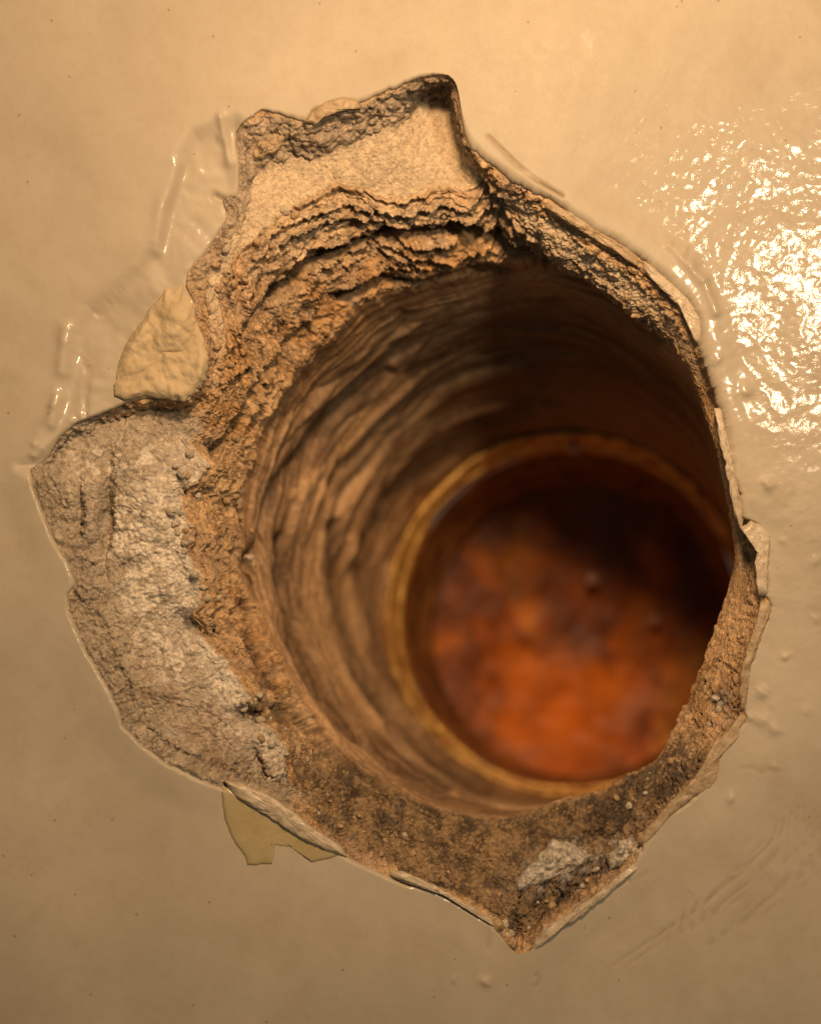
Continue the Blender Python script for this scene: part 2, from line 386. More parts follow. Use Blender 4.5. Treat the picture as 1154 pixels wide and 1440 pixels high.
glossv = np.clip(1.15*sstep(925, 1010, U+60*fbm(P0, .12, 3, .5, 66))*sstep(130, 250, V)*sstep(660, 500, V)+.12*peelv+.75*sstep(20, -10, sd)*sstep(-.2, .3, fbm(P0, .2, 3, .5, 67))+1.0*np.exp(-(sd/20)**2)*np.clip(sstep(215, 235, V)*sstep(372, 350, V)+sstep(450, 465, V)*sstep(610, 590, V)*sstep(130, 115, U), 0, 1)+.6*sstep(10, 3, off)*np.clip(sstep(230, 180, U)+sstep(1230, 1250, V), 0, 1), 0, 1)
dirtv = .35*sstep(.2, .9, fbm(P0, .12, 4, off=31))*sstep(1000, 1150, U)+.8*np.exp(-(dc/2.0)**2)
dirtv = np.clip(dirtv+.35*scr+.3*hair+.45*sstep(5, 0, off)*np.clip(.4+fbm(P0, .5, 3, off=3), 0, 1), 0, 1)
G = P0.copy(); G[..., 1] = y
grid_obj('paint_coat', G[::-1], M_paint, wall, {'peel': peelv[::-1], 'gloss': glossv[::-1], 'dirt': dirtv[::-1]})
edge_y = y[0]

# ------------------------------------------------------------------ the broken crater and the bore: one lofted surface, cut into its layers
def rows(Pa, ya, Pb, yb, n, px=1.0, py=1.0):
    s = np.linspace(0, 1, n)[:, None]
    p = Pa[None]*(1-(s**px)[..., None])+Pb[None]*(s**px)[..., None]
    return p, ya[None]*(1-s**py)+yb[None]*s**py
n1_, n2_, n3_, n4_ = 38, 108, 92, 190
p1, y1 = rows(PR, edge_y, PF, dF, n1_)
p2, y2 = rows(PF, dF, PE, dE, n2_)
p3, y3 = rows(PE, dE, PB, dB, n3_, 1, 1.25)
ENDC = np.array([800., 865.]); ENDR = 253.0; ENDY = 88.0
# bore: real cylinder narrowing a little; ring positions interpolated in space
A3 = world(PB[:, 0], PB[:, 1], dB)
pe = ring_px(ENDC, ENDR); B3 = world(pe[:, 0], pe[:, 1], np.full(N, ENDY))
s = np.linspace(0, 1, n4_)[:, None, None]**1.15
sm = cB+(ring_px((0, 0), smooth(np.hypot(*(PB-cB).T), 45)))
A3s = world(sm[:, 0], sm[:, 1], smooth(dB, 45))
G4 = A3s[None]*(1-s)+B3[None]*s+(A3-A3s)[None]*np.exp(-s*16)*(1-s)
G1, G2, G3 = world(p1[..., 0], p1[..., 1], y1), world(p2[..., 0], p2[..., 1], y2), world(p3[..., 0], p3[..., 1], y3)
G = np.concatenate([G1, G2[1:], G3[1:], G4[1:]], 0)
PX = np.concatenate([p1, p2[1:], p3[1:], np.stack([577+G4[1:, :, 0]*10*D/(D+G4[1:, :, 1]), 720-G4[1:, :, 2]*10*D/(D+G4[1:, :, 1])], -1)], 0)
S = np.concatenate([np.linspace(0, 1, n1_), 1+np.linspace(0, 1, n2_)[1:], 2+np.linspace(0, 1, n3_)[1:], 3+np.linspace(0, 1, n4_)[1:]])[:, None]+0*TH[None]
U, V = PX[..., 0], PX[..., 1]
# large shapes first: the plaster's own hollows and lumps
def lump(u0, v0, ru, rv, h, rot=0):
    c_, s_ = math.cos(rot), math.sin(rot); a = (U-u0)*c_+(V-v0)*s_; b_ = -(U-u0)*s_+(V-v0)*c_
    return h*np.exp(-((a/ru)**2+(b_/rv)**2))
front = sstep(3.0, 2.6, S)
dy = np.zeros_like(U)
leftz = sstep(430, 330, U)*sstep(560, 640, V)
dy -= lump(128, 715, 9, 44, 1.3, .02)+lump(103, 705, 7, 36, .8, .05)+lump(122, 820, 7, 20, 1.0, .1)+lump(205, 690, 26, 90, .9, -.05)
dy += lump(150, 720, 9, 80, 2.4, .05)+lump(114, 715, 4, 50, .8)+lump(230, 870, 40, 80, .7, -.5)
dy += lump(255, 690, 5, 12, 1.6)+lump(268, 880, 18, 7, 2.2, .6)+lump(352, 1008, 22, 10, 2.2, .3)+lump(366, 1075, 5, 20, 1.2, -.4)
dy -= lump(375, 1045, 30, 30, .8)+lump(790, 1215, 45, 20, 1.0, -.4)+lump(560, 215, 90, 30, .5)
dy += lump(800, 1265, 60, 16, 1.6, -.55)+lump(840, 1180, 30, 14, 1.4)+lump(730, 1320, 8, 18, 2.0)
G[..., 1] += dy*front
G0 = G.copy()
nrm = normals(G)                       # direction pointing out of the stone
flipn = np.sign((nrm*np.array([0, -1, 0])).sum(-1).mean())
nrm = nrm*(flipn if flipn else 1)
# smooth normal field so displacement stays calm
for _ in range(3):
    nrm = (nrm+np.roll(nrm, 3, 1)+np.roll(nrm, -3, 1)); nrm /= np.linalg.norm(nrm, axis=-1, keepdims=True)+1e-9
Pn = G0.copy()
Tm = TH[None]+0*S
wp = fbm(Pn, .12, 3, off=2)[..., None]
Pw = Pn+wp*1.6
# zone weights
z_top = sstep(1.15, 1.0, S)*0
ledge = sstep(.85, 1.05, S)*sstep(2.05, 1.9, S)
topz = ledge*sstep(420, 330, V)*sstep(700, 640, U)
smoothtop = topz
greyz = ledge*leftz*sstep(1130, 1080, V)
strata = sstep(1.9, 2.15, S)*sstep(3.12, 2.75, S)
boreW = sstep(2.9, 3.1, S)
lowz = sstep(1040, 1100, V)*sstep(.5, 1.0, S)*(1-boreW)
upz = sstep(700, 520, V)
# strata: broken shelves running round the hole
arc = np.stack([np.cos(Tm)*4, np.sin(Tm)*4, S*1.2], -1)
Pa = np.stack([np.cos(Tm)*14, np.sin(Tm)*14, np.where(S < 3, (S-2)*np.hypot(*(PE-PB).T)[None]*.14, 12+G0[..., 1]*.9)], -1)
Paw = Pa+fbm(Pa, .25, 2, .5, 6)[..., None]*1.2
# noise families
inS = (S > 1.9)[..., None]
Q = np.where(inS, Paw*np.array([2.2, 2.2, 1.6]), Pw)
f_big = fbm(Pn, .22, 4, .55, 4); f_mid = fbm(np.where(inS, Paw*1.5, Pw), .7, 4, .6, 8); f_fine = fbm(Pw, 2.2, 3, .6, 12)
w1a, w1b, id1 = worley(Q, .55)
w2a, w2b, id2 = worley(Q+3.3, 1.25)
cell1 = np.clip((w1b-w1a)*2.2, 0, 1)**.6; cell2 = np.clip((w2b-w2a)*2.2, 0, 1)**.6
ph = (S-2)*4.6+fbm(arc, .55, 3, .5, 17)*1.5+fbm(Paw, .35, 3, .6, 44)*.45
saw = ph-np.floor(ph); shelf = (saw**1.5)-(np.clip((saw-.9)/.1, 0, 1))
ph2 = (S-2)*11.0+fbm(arc, 1.0, 3, .5, 27)*1.8+fbm(Paw, .8, 3, .6, 14)*.7
saw2 = ph2-np.floor(ph2); shelf2 = (saw2**1.4)-(np.clip((saw2-.86)/.14, 0, 1))
narrow = np.clip(np.hypot(*(PE-PB).T)/90, .12, 1)[None]
amp_strata = strata*narrow
disp = 0
lowm = sstep(960, 1060, V)+sstep(1000, 1040, U)*sstep(700, 800, V)*(1-sstep(960, 1060, V)); leftm = sstep(520, 680, V)*sstep(600, 450, U)
aniso = fbm(Pa*np.array([.55, .55, 2.6]), .5, 3, .6, 55)
G_strata = 1-.72*np.clip(lowm, 0, 1)-.6*leftm*(1-np.clip(lowm, 0, 1))
disp += amp_strata*leftm*aniso*.8
fg = 1-.75*leftm
disp += amp_strata*G_strata*(shelf*2.6+shelf2*.9+cell1*.7*fg+cell2*.35+f_mid*.45*fg+f_fine*.12+f_big*.7*fg-1.4)
disp += ledge*(1-.75*smoothtop)*(1-.6*greyz)*(f_big*.6+f_mid*.40+cell1*.35+cell2*.22)*np.clip(narrow*1.6, .2, 1)
disp += greyz*(f_big*.5+f_mid*.16+cell2*.16+f_fine*.16)
disp += smoothtop*(f_mid*.06+f_big*.15)
cliff = sstep(0, .15, S)*sstep(1.15, .9, S)
disp += cliff*(f_mid*.55+cell1*.55+f_big*.3+cell2*.2)*np.clip(np.hypot(*(PR-PF).T)/22, .2, 1)[None]
pits = np.clip((.33-w2a)/.33, 0, 1)*(id2 > .45)
disp -= lowz*pits*1.7*np.clip(narrow*1.5, .2, 1)
disp += lowz*(f_fine*.25+f_mid*.2)*narrow
# bore: drill rings, steps and roughness, calmer with depth
zb = np.clip(S-3, 0, 1)
Pb_ = np.stack([np.cos(Tm)*7+40, zb*95, np.sin(Tm)*7+20], -1)
ringp = (zb+.03*np.sin(zb*23))*9+fbm(np.stack([np.cos(Tm)*2.2, np.sin(Tm)*2.2, zb*3], -1), .6, 3, .5, 61)*1.3+fbm(Pb_, .15, 2, .5, 62)*.25
rs1 = ringp-np.floor(ringp); rid = LAT[(np.floor(ringp).astype(int)) & 63, 5, 9]
ringh = np.sin(np.pi*rs1)**.7*(.5+.9*(rid*.5+.5))
keepc = .15+.85*sstep(-.25, .45, -np.cos(Tm)+.35*np.sin(Tm))
leftbore = sstep(1.4, 2.4, Tm)*sstep(5.2, 4.4, Tm)
bb = fbm(Pb_, .22, 4, .6, 71); bb2 = fbm(Pb_, .9, 3, .6, 72)
disp += boreW*(ringh*(.9+1.3*sstep(.25,.5,zb))*(.4+.6*sstep(-.4,.4,bb))*sstep(0, .15, zb)-1.0+bb*.2+bb2*.12+fbm(np.stack([np.cos(Tm)*4.5, np.sin(Tm)*4.5, zb*110], -1), .6, 4, .6, 34)*.3+fbm(Pa, .9, 3, .6, 35)*.12*sstep(.5, .1, zb)+fbm(Pn, .06, 2, .5, 33)*.6)*sstep(1, .93, zb)*keepc
groove = sstep(.10, .16, zb)*sstep(.24, .19, zb+.05*np.sin(Tm*3+1))*leftbore
disp -= boreW*groove*.3
disp += boreW*.8*sstep(.30, .33, zb+.03*bb)*sstep(.55, .40, zb)*leftbore
groove_shade = np.zeros_like(U); tan = np.zeros_like(U)
def trench(line, wd, h, sel=(1.9, 4)):
    global disp
    m = (S > sel[0]) & (S < sel[1]) & (U > min(p[0] for p in line)-50) & (U < max(p[0] for p in line)+50) & (V > min(p[1] for p in line)-50) & (V < max(p[1] for p in line)+50)
    u, v = U[m]+wob[m]*wd*.9, V[m]+wob2[m]*wd*.9; d_ = sdist(u, v, line, False)
    if h > 0: groove_shade[m] += np.exp(-(d_/(wd*np.where(S[m] > 2.95, 1.45, .8)))**2)*min(1, h/3.2)*(.55+.45*sstep(-.3, .3, bb2[m]))
    if h < 0: tan[m] += np.exp(-(d_/(wd*1.3))**2)*(.6+.4*sstep(-.3, .3, bb2[m]))
    a = np.zeros_like(U); a[m] = h*np.exp(-(d_/wd)**2)*(.6+.6*sstep(-.6, .4, wob2[m])); disp = disp-a*np.where(S > 2.95, .35, 1.0)
UV0 = np.stack([U*.1, V*.1, 0*U], -1); wk = np.where(S > 2.8, .45, 1.0)
wob, wob2 = fbm(UV0, .22, 4, .55, 81)*wk, fbm(UV0, .22, 4, .55, 86)*wk
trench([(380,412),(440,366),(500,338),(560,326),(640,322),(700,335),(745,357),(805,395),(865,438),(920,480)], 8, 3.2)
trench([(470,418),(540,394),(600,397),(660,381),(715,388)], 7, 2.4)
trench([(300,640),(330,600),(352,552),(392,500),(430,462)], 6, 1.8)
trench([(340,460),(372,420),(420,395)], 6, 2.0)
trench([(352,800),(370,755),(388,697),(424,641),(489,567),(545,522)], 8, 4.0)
trench([(420,700),(440,672),(470,640),(500,595),(530,558),(562,528)], 7, -1.6, (2.9, 4))
trench([(440,830),(440,760),(452,690)], 9, -1.6, (2.9, 4))
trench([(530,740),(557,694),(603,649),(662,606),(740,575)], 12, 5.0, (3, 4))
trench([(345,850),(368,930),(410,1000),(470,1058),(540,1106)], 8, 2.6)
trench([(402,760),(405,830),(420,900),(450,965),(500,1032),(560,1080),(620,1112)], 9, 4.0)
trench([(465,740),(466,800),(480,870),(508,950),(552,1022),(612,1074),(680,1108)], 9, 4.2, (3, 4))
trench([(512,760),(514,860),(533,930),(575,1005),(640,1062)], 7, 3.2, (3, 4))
trench([(435,790),(448,880),(478,955),(525,1025)], 9, -1.6, (3, 4))
trench([(490,760),(500,880),(530,970),(585,1035)], 8, -2.2, (3, 4))
trench([(372,850),(390,920),(425,985),(480,1040),(560,1092)], 6, -1.2, (2.9, 4))
trench([(540,800),(540,860),(556,930),(598,1000),(660,1055)], 7, -1.2, (3, 4))
trench([(478,720),(500,680),(540,640),(590,598)], 9, -1.2, (3, 4))
rimlock = sstep(0, .12, S); disp = disp*rimlock
rgt = rightness[None]*sstep(0, 60, 61+0*S)
disp = disp*(1-.55*rightness[None]*(1-boreW))
G = G0+nrm*disp[..., None]
# ---- the stone's colours, with groove, notch and upper bore shade painted in
def colr(c): return np.array(c, np.float32)
cream = colr((.64, .51, .36)); grey = colr((.43, .355, .265)); sand = colr((.60, .40, .22)); ochre = colr((.54, .30, .12))
brown = colr((.30, .19, .11)); dark = colr((.085, .065, .05)); dust = colr((.74, .65, .53)); rosy = colr((.46, .31, .19))
def mixc(a, b_, f): return a*(1-f[..., None])+b_*f[..., None]
col = np.zeros(G.shape, np.float32)+sand
n_a = fbm(Pn, .10, 4, .55, 91); n_b = fbm(Pn, .45, 4, .6, 92); n_c = fbm(Pn, 1.5, 3, .6, 93)
col = mixc(col, ochre, sstep(-.1, .5, n_a+.4*n_b)*.8)
col = mixc(col, rosy, sstep(.1, .6, fbm(Pn, .2, 3, .6, 95)))
col = mixc(col, cream, strata*sstep(520, 330, V)*sstep(2.9, 2.2, S+.3*n_b)*.6)
col = mixc(col, cream*colr((.95, .95, .92))+0*col, np.clip(ledge*sstep(600, 400, V), 0, 1)*.9)
cl = colr((.44, .36, .27)); col = mixc(col, cl+0*col, np.clip(cliff*sstep(500, 300, V)*sstep(700, 600, U), 0, 1)*.85)
col = mixc(col, grey+0*col, np.clip(sstep(2.03, 1.97, S)*sstep(450, 380, U)*sstep(560, 600, V), 0, 1)*.95)
patch = sstep(.0, .35, n_b*.6+n_c*.5+lump(215, 790, 60, 120, .5)+lump(350, 990, 70, 60, .6, .7)-.1)
col = mixc(col, dust+0*col, np.clip(sstep(2.03, 1.97, S)*sstep(450, 380, U)*sstep(600, 640, V)*np.clip(patch+.5*sstep(1.5, 1.9, S), 0, 1)*sstep(1.1, 1.55, S+.25*n_b), 0, 1)*.9)
lowbr = sstep(.0, 1, lump(280, 1020, 110, 45, 1.3, .62))*sstep(2, 1.9, S)
col = mixc(col, brown+0*col, np.clip(lowbr*sstep(-.4, .5, n_b+.2), 0, 1)*.6)
lw = lowz*sstep(400, 460, U)
col = mixc(col, colr((.30, .20, .105))+0*col, lw*.85)
col = mixc(col, dark+0*col, np.clip(lw*sstep(.12, .4, n_b+.5*n_c), 0, 1)*.8)
col = mixc(col, dark+0*col, np.clip(lw*pits, 0, 1)*.8)
dk2 = np.clip(lump(615, 128, 34, 14, 1.6, -.15)*sstep(1.02, .95, S)+lump(905, 1112, 70, 26, 1.3, -.6)+lump(960, 1062, 40, 16, .9, -.9)+lump(880, 1125, 55, 28, 1.6, -.5)+lump(790, 1255, 70, 22, 1.6, -.6)+lump(850, 1170, 30, 20, 1.2)+lump(1012, 985, 22, 22, 1.1)+lump(362, 1010, 35, 13, 1.6, .5)+lump(262, 880, 25, 9, 1.5, .5)+lump(378, 985, 12, 40, 1.5, -.6)+lump(1050, 775, 8, 40, 1.4), 0, 1)  # blackish mottling, plus the shadow in the top notch painted dark
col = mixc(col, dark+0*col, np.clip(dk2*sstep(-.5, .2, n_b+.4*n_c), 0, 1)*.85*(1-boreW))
wht = np.clip(lump(785, 1218, 48, 22, 1.8, -.45)+lump(880, 1198, 28, 16, 1.6, -.4)+lump(1018, 985, 20, 30, .8), 0, 1)
col = mixc(col, colr((.5, .46, .42))+0*col, wht*sstep(-.2, .3, n_c+.3*n_b)*.85*(1-boreW))
# dirt held in the cracks between crumbs
crack = np.clip(1-cell1*1.6, 0, 1)*.5+np.clip(1-cell2*1.6, 0, 1)*.4
col = mixc(col, colr((.14, .085, .04))+0*col, np.clip(crack*(strata*.9+.4*lowz+.5*cliff), 0, .8))
bcol = mixc(colr((.32, .185, .09))+0*col, colr((.54, .35, .20))+0*col, sstep(-.5, .5, bb))
bcol = mixc(bcol, colr((.16, .09, .045))+0*col, sstep(0, .5, bb2)*.6)
bcol = bcol*(1-.62*sstep(.02, .35, zb+.05*bb)*upz)[..., None]  # shade of the upper bore painted into its colour
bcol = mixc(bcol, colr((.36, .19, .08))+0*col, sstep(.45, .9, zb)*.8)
bcol = mixc(bcol, colr((.70, .44, .23))+0*col, np.clip(tan, 0, 1)*.85)
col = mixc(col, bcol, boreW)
col = mixc(col, colr((.09, .055, .03))+0*col, np.clip(groove_shade, 0, 1)*.86)  # shade of the grooves and undercuts painted into the colour
col *= (1+.16*(id1-.5)+.14*(id2-.5)+.12*n_c)[..., None]
col = np.clip(col, .02, .9)
wet = np.clip(greyz*1.2+topz*.35+sstep(1.1, .9, S)*.15+lowz*.15, 0, 1)
crk = np.clip(.15+.85*strata+.5*cliff, 0, 1)*(1-.9*boreW)+.7*lowz*(1-boreW)
r1 = n1_-1+n2_-1; r2 = r1+n3_-1
def part(name, a, b_, mat): 
    return grid_obj(name, G[a:b_+1], mat, wall, {'stone': col[a:b_+1], 'wet': wet[a:b_+1], 'crack': crk[a:b_+1]})
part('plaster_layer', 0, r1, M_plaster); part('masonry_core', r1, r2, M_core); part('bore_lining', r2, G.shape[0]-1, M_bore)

def surf_y(u, v):
    """depth of the broken surface at a photo position"""
    d = (PXs-np.array([u, v])); k = np.argmin((d*d).sum(-1)); return float(Gs[k])
sub = (slice(0, r2, 3), slice(0, N, 4)); PXs = PX[sub].reshape(-1, 2); Gs = G[sub][..., 1].reshape(-1)
paintpx = None

# ------------------------------------------------------------------ flakes, lips and chunks
def inner_pts(poly, m=8, jitter=1.2, seed=1):
    """outline resampled + rings to the centroid"""
    P = np.array([p[:2] for p in poly], float); n = len(P); out = []
    for i in range(n):
        A, B = P[i], P[(i+1) % n]; k = max(1, int(np.hypot(*(B-A))/3))
        for j in range(k): out.append(A+(B-A)*j/k)
    out = np.array(out); r_ = np.random.default_rng(seed); w_ = r_.normal(0, 1, (len(out), 2))*jitter
    w_ = (w_+np.roll(w_, 1, 0)+np.roll(w_, -1, 0))/2.2
    return out+w_
def flake(name, poly, depth_fn, thick, mat, amp=.2, ns=.5, seed=1, label=None, jitter=1.0, rings=14, dome=0.0):
    O = inner_pts(poly, seed=seed, jitter=jitter); c = O.mean(0); n = len(O)
    fs = np.linspace(1, 0.0, rings)
    top = c[None, None]+(O-c)[None]*fs[:, None, None]
    u, v = top[..., 0], top[..., 1]
    P = np.stack([u*.1, 0*u+seed*3.1, v*.1], -1)
    yb = depth_fn(u, v); h = thick*np.minimum(1, (1-fs)[:, None]*6+.25)
    yt = yb-h-dome*(1-fs[:, None]**2)-abs(fbm(P, ns, 4, .55, seed))*amp*np.minimum(1, (1-fs)[:, None]*5+.1)
    T = world(u, v, yt); Bk = world(u[:1], v[:1], yb[:1]+thick*1.2)
    Gf = np.concatenate([Bk, T], 0)
    F = grid_faces(Gf.shape[0], n); Vv = Gf.reshape(-1, 3)
    o = mesh_obj(name, Vv, F, mat, wall)
    if label: o['label'] = label
    return o
M_yellow = simple('bare_yellow_undercoat', (.45, .345, .205), (.54, .42, .265), .35, .5, bdist=.12)
M_yellow.node_tree.nodes['Principled BSDF'].inputs['Roughness'].default_value = .85; M_yellow.node_tree.nodes['Principled BSDF'].inputs['Specular IOR Level'].default_value = .15
M_film = simple('yellowed_varnish', (.38, .29, .14), (.45, .355, .19), .25, .3, bdist=.02, coat=.3)
M_lip = simple('paint_edge_layers', (.47, .36, .24), (.60, .49, .35), .9, .35, bdist=.07, coat=.3)
M_lipd = simple('brown_paint_edge', (.33, .22, .12), (.48, .36, .22), .8, .4, bdist=.08)
M_white = simple('white_plaster_crumb', (.26, .22, .17), (.66, .57, .46), 1.4, .7, bdist=.07)
M_sand = simple('sandy_crumb', (.30, .20, .11), (.56, .42, .27), 1.2, .75, bdist=.22)
def py_at(off_): return lambda u, v: 0*u+off_
def paint_depth(extra=0.0):
    Pu = np.stack([cR[0]+cx[None]*rad, cR[1]+cy[None]*rad], -1)[:70, ::5]; Pf = Pu.reshape(-1, 2); Yf = PAINT_Y[:70, ::5].reshape(-1)
    def f(u, v):
        out = np.zeros(u.shape)
        uu, vv = u.ravel(), v.ravel(); o = out.ravel()
        for k in range(0, len(uu), 400):
            d = (Pf[None, :, 0]-uu[k:k+400, None])**2+(Pf[None, :, 1]-vv[k:k+400, None])**2
            o[k:k+400] = Yf[d.argmin(1)]
        return o.reshape(u.shape)+extra
    return f
pdp = paint_depth()
flake('paint_flake', [(255,404),(233,407),(215,429),(193,462),(175,487),(166,516),(160,556),(175,564),(204,557),(237,561),(262,564),(290,534),(294,505),(284,473),(273,444),(270,425)],
      lambda u, v: np.clip(pdp(u, v), 0, 2.2)-.1, .55, M_yellow, 1.2, .2, 3, 'yellow bare patch of wrinkled undercoat', rings=26)
flake('paint_flake', [(311,1106),(315,1149),(326,1178),(344,1204),(349,1217),(382,1215),(386,1200),(380,1193),(388,1188),(424,1193),(438,1213),(468,1206),(480,1200),(442,1180),(406,1150),(369,1126),(337,1112)],
      lambda u, v: np.clip(pdp(u, v), -1, .25), .10, M_film, .03, .3, 4, 'flat yellow film below the hole', jitter=.4)
flake('broken_edge', [(315,1098),(335,1100),(372,1114),(408,1138),(440,1163),(482,1192),(486,1204),(462,1199),(430,1184),(400,1165),(362,1140),(330,1120)], py_at(.3), .8, M_lip, .4, .5, 5, dome=.3)
flake('broken_edge', [(1040,741),(1056,731),(1068,734),(1083,753),(1081,791),(1080,837),(1066,838),(1060,800),(1062,768),(1052,752)], py_at(.5), .7, M_lip, .4, .6, 6, dome=.2)
flake('broken_edge', [(1083,840),(1086,852),(1076,883),(1062,917),(1050,951),(1047,1000),(1040,1000),(1038,950),(1050,908),(1062,868),(1070,845)], py_at(.9), .8, M_lipd, .4, .6, 7, dome=.3)
flake('paint_flake', [(1052,1008),(1051,1020),(1040,1034),(1024,1040),(1015,1060),(1010,1098),(997,1110),(975,1123),(940,1152),(905,1190),(895,1185),(925,1145),(965,1105),(992,1070),(1005,1040),(1030,1018),(1042,1005)],
      py_at(.6), .5, M_lipd, .35, .5, 8, 'brown curled flake at the lower right edge', dome=.3)
flake('broken_edge', [(427,172),(438,153),(462,140),(488,134),(505,141),(508,152),(480,156),(455,164),(440,178)], py_at(.7), .7, M_lipd, .4, .6, 9, dome=.2)
flake('broken_edge', [(1003,575),(1013,572),(1026,628),(1038,686),(1046,728),(1040,744),(1032,722),(1022,669),(1008,606)], py_at(.9), .6, M_lip, .5, .7, 10, dome=.3)
flake('broken_edge', [(905,366),(934,388),(972,424),(990,455),(985,482),(978,484),(976,462),(955,432),(925,402),(903,378)], py_at(1.0), .7, M_lip, .5, .7, 11, dome=.25)
flake('broken_edge', [(768,280),(811,300),(856,332),(900,362),(896,374),(850,346),(805,318),(766,292)], py_at(1.2), .7, M_lipd, .6, .7, 12, dome=.25)
flake('broken_edge', [(545,1232),(575,1242),(616,1252),(662,1280),(696,1305),(690,1292),(650,1266),(610,1243),(570,1228),(550,1222)], py_at(.6), .7, M_lip, .4, .6, 13, dome=.2)
flake('broken_edge', [(745,1336),(765,1307),(806,1284),(858,1242),(890,1214),(900,1219),(862,1253),(812,1293),(772,1316),(752,1336)], py_at(.35), .6, M_lip, .4, .4, 14, dome=.3)

def chunk(poly, thick, mat, seed, label=None, name='plaster_chunk'):
    c = np.mean(poly, 0); yy = surf_y(*c)
    return flake(name, poly, lambda u, v: 0*u+yy+.3, thick, mat, 1.0, .7, seed, label, jitter=1.6, rings=22, dome=.6)
chunk([(726,1233),(721,1254),(745,1250),(774,1239),(805,1228),(821,1215),(834,1203),(812,1192),(797,1184),(779,1181),(764,1194),(750,1209)], 1.1, M_white, 21, 'pale grey white chunk')
chunk([(852,1205),(868,1184),(886,1178),(903,1179),(908,1190),(886,1213),(858,1226)], 1.0, M_white, 22)
chunk([(358,200),(385,176),(405,180),(400,205),(372,224),(352,228)], .6, M_lipd, 23)

# crumbs: one shape of each size, copied
def crumb_mesh(seed):
    import bmesh
    bm = bmesh.new(); bmesh.ops.create_icosphere(bm, subdivisions=2, radius=1.0)
    co_ = np.array([v.co for v in bm.verts]); d = 1+.35*fbm(co_+seed*5, .9, 3, .6, seed); co_ = np.round(co_*d[:, None]*3.2)/3.2*.6+co_*d[:, None]*.4
    for v, c_ in zip(bm.verts, co_): v.co = Vector(c_)*MM
    me = bpy.data.meshes.new('crumb'); bm.to_mesh(me); bm.free()
    return me
M_cw = simple('pale_crumb', (.34, .27, .19), (.58, .49, .37), 1.4, .7, bdist=.003)
M_cs = simple('brown_crumb', (.26, .16, .08), (.50, .35, .2), 1.2, .75, bdist=.003)
cm = [crumb_mesh(k) for k in range(5)]
cm_w = [m.copy() for m in cm]
for m in cm: m.materials.append(M_cs)
for m in cm_w: m.materials.append(M_cw)
rc = random.Random(11)
def crumbs(n, line, spread, rmin, rmax, white=.3, sink=.2):
    for k in range(n):
        i = rc.randrange(len(line)-1); f = rc.random(); a, b_ = line[i], line[i+1]
        u = a[0]+(b_[0]-a[0])*f+rc.gauss(0, spread); v = a[1]+(b_[1]-a[1])*f+rc.gauss(0, spread)
        r_ = rc.uniform(rmin, rmax)
        o = bpy.data.objects.new('crumb', rc.choice(cm_w if rc.random() < white else cm)); C.objects.link(o); o.parent = wall
        o.location = pt(u, v, surf_y(u, v)-r_*.1*(.5-sink))*MM
        o.rotation_euler = [rc.uniform(0, 6.28) for _ in range(3)]; o.scale = [r_*.1*rc.uniform(.7, 1.2) for _ in range(3)]
crumbs(16, [(690,1290),(712,1312),(728,1335)], 6, 3, 8, .5)
crumbs(14, [(740,1300),(800,1260),(870,1210)], 8, 3, 7, .4)
crumbs(26, [(430,1110),(520,1165),(640,1225),(720,1260)], 14, 2, 5.5, .2)
crumbs(24, [(1035,850),(1015,950),(985,1030),(930,1090),(880,1130)], 8, 2.5, 6, .35)
crumbs(22, [(258,640),(262,700),(262,760),(285,830)], 9, 3, 8, .8)
crumbs(20, [(330,960),(380,1030),(400,1090)], 10, 2.5, 7, .8)
crumbs(40, [(320,400),(360,350),(430,310),(560,330),(700,320)], 16, 2.5, 7, .2)
crumbs(34, [(310,480),(320,580),(330,700),(330,800)], 12, 2.5, 6, .05)
crumbs(20, [(760,330),(860,395),(950,460)], 9, 2, 5, .2)

# ------------------------------------------------------------------ the sleeve set into the far end and the rusty plate closing it
def simple_loft(name, prof, mat, parent, cfun, seg=360, wob=.0, seed=1):
    """prof = [(radius mm, depth mm)], centred on the bore's own axis"""
    a = np.arange(seg)/seg*2*math.pi; rows_ = []
    for r_, y_ in prof:
        c = cfun(y_); wv = 1+wob*fbm(np.stack([np.cos(a)*3+seed, np.sin(a)*3, 0*a+y_*.2], -1), 1., 4)
        rows_.append(np.stack([c[0]+np.cos(a)*r_*wv, 0*a+y_, c[1]+np.sin(a)*r_*wv], -1))
    Gm = np.array(rows_); return mesh_obj(name, Gm.reshape(-1, 3), grid_faces(len(prof), seg), mat, parent)
e0 = np.array([(ENDC[0]-577)*.1*(D+85)/D, (720-ENDC[1])*.1*(D+85)/D])
e1 = np.array([(815-577)*.1*(D+117)/D, (720-888)*.1*(D+117)/D])
axis = lambda y_: e0+(e1-e0)*(y_-85)/32.0
M_pipe = simple('tarnished_brass', (.32, .13, .025), (1.0, .62, .18), .30, .25, metal=.4, bdist=.12, coat=.2)
M_pipein = simple('rusted_pipe_inside', (.12, .05, .018), (.42, .20, .06), .15, .45, metal=.2, bdist=.15)
pipe = thing('pipe_sleeve', 'tarnished orange brown pipe end seated deep inside the round hole', 'pipe')
simple_loft('rim', [(38.4, 87), (36.8, 84.5), (36.0, 83.6), (35.4, 84.0), (35.2, 85.5), (35.1, 87.5), (34.9, 88.2), (34.6, 88.0), (34.3, 88.6), (34.2, 91)], M_pipe, pipe, axis, wob=.012)
simple_loft('pipe_wall', [(34.2, 91), (34.1, 93), (33.9, 98), (33.9, 105), (33.6, 108), (32.6, 112), (32.2, 113), (32.4, 115), (33.8, 125)], M_pipein, pipe, axis, wob=.006, seed=4)
M_rust, t, b = nt('orange_rust'); co = coords(t)
a1 = noise(t, co, .045, 4, .55, .6); a2 = noise(t, co, .12, 5, .6)
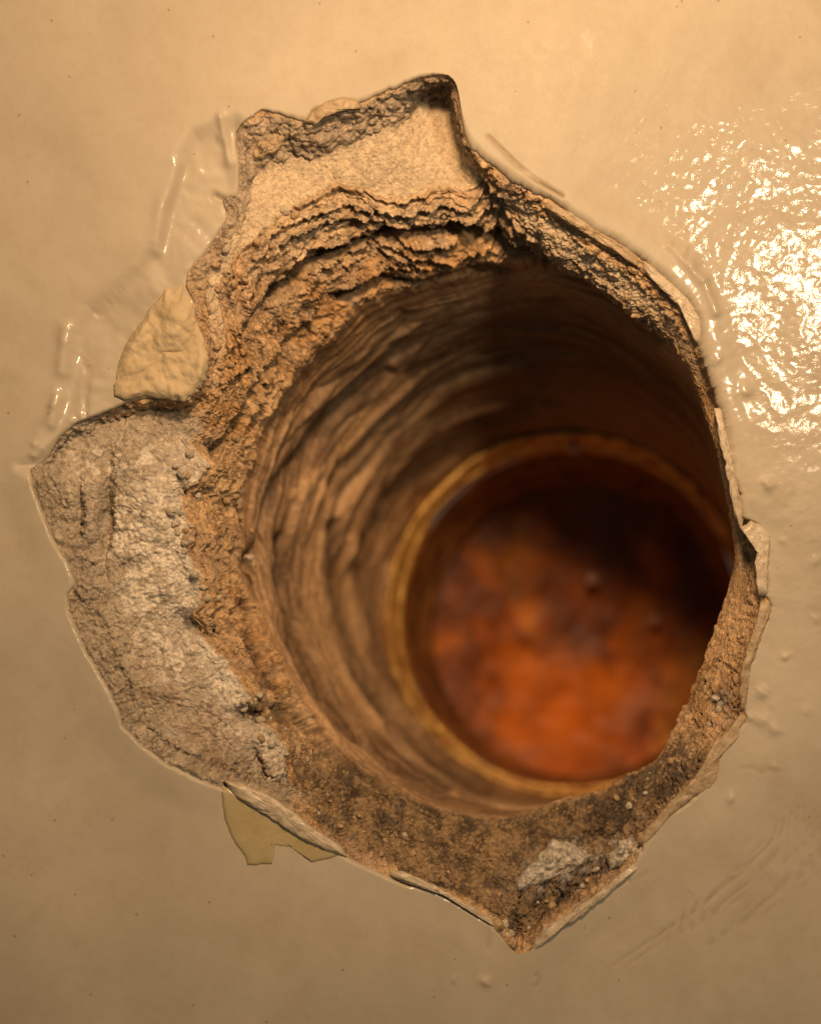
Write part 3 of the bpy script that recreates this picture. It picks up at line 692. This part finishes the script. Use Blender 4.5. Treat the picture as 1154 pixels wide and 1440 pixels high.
cc = ramp(t, a1, [(.28, (.10, .03, .008)), (.42, (.42, .10, .014)), (.56, (.85, .23, .014)), (.72, (.95, .42, .06))])
cc = mix(t, math_(t, 'MULTIPLY', ramp(t, a2, [(.42, 0.), (.60, 1.)]), .6), cc, (.16, .045, .015))
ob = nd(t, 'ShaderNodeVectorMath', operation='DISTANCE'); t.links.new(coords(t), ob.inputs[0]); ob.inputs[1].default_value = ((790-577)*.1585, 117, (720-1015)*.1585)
cc = mix(t, ramp(t, math_(t, 'ADD', math_(t, 'MULTIPLY', ob.outputs['Value'], .03), math_(t, 'MULTIPLY', a2, .6)), [(.34, .98), (.9, 0.)]), cc, (1.0, .25, .012))  # lit lower middle of the plate painted as brighter orange
cc = mix(t, ramp(t, math_(t, 'ADD', math_(t, 'MULTIPLY', ob.outputs['Value'], .016), math_(t, 'MULTIPLY', a2, .35)), [(.48, 0.), (.92, .85)]), cc, (.07, .025, .012))  # shaded top and sides of the plate painted darker
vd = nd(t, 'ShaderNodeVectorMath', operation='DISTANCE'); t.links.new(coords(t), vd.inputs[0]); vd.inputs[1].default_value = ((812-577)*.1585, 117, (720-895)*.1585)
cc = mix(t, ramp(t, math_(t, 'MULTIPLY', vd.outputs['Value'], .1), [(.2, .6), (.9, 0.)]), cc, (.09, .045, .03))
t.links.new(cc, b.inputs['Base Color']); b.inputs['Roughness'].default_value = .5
t.links.new(bump(t, a2, 1.2, 1), b.inputs['Normal'])
seg = 128; a = np.arange(seg)/seg*2*math.pi; rws = []
for r_ in np.linspace(34.4, .4, 40):
    P = np.stack([e1[0]+np.cos(a)*r_, 0*a, e1[1]+np.sin(a)*r_], -1)
    P[:, 1] = 117+fbm(P, .06, 4, .5, 77)*1.5+2.0*(1-(r_/33.6)**2); rws.append(P)
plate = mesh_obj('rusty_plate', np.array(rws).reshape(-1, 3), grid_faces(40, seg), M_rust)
tag(plate, 'blotchy orange red rusted plate closing the far end of the hole', 'plate')

def bead(u, v, yy, r_, label, grp=None):  # opaque beads added in place of out-of-focus glints
    import bmesh
    bm = bmesh.new(); bmesh.ops.create_uvsphere(bm, u_segments=24, v_segments=14, radius=r_*MM)
    for vv in bm.verts:
        if vv.co.y > 0: vv.co.y *= .3
    for f in bm.faces: f.smooth = True
    me = bpy.data.meshes.new('glint_bead'); bm.to_mesh(me); bm.free(); me.materials.append(M_bead)
    o = bpy.data.objects.new('glint_bead', me); C.objects.link(o); o.location = pt(u, v, yy)*MM
    return tag(o, label, 'water drop', 'added beads for glints deep in the hole')
M_bead, t, b = nt('pinkish_bead'); b.inputs['Base Color'].default_value = (.62, .36, .26, 1); b.inputs['Roughness'].default_value = .3; b.inputs['Transmission Weight'].default_value = .05; b.inputs['IOR'].default_value = 1.5
bead(832, 814, 114, 1.6, 'added pinkish glint drop in the middle of the rusty plate')
bead(920, 872, 114.5, 1.3, 'added faint glint drop on the dark right side of the rusty plate')
bead(806, 629, 82, 1.5, 'added small orange glint drop on top of the pipe rim')
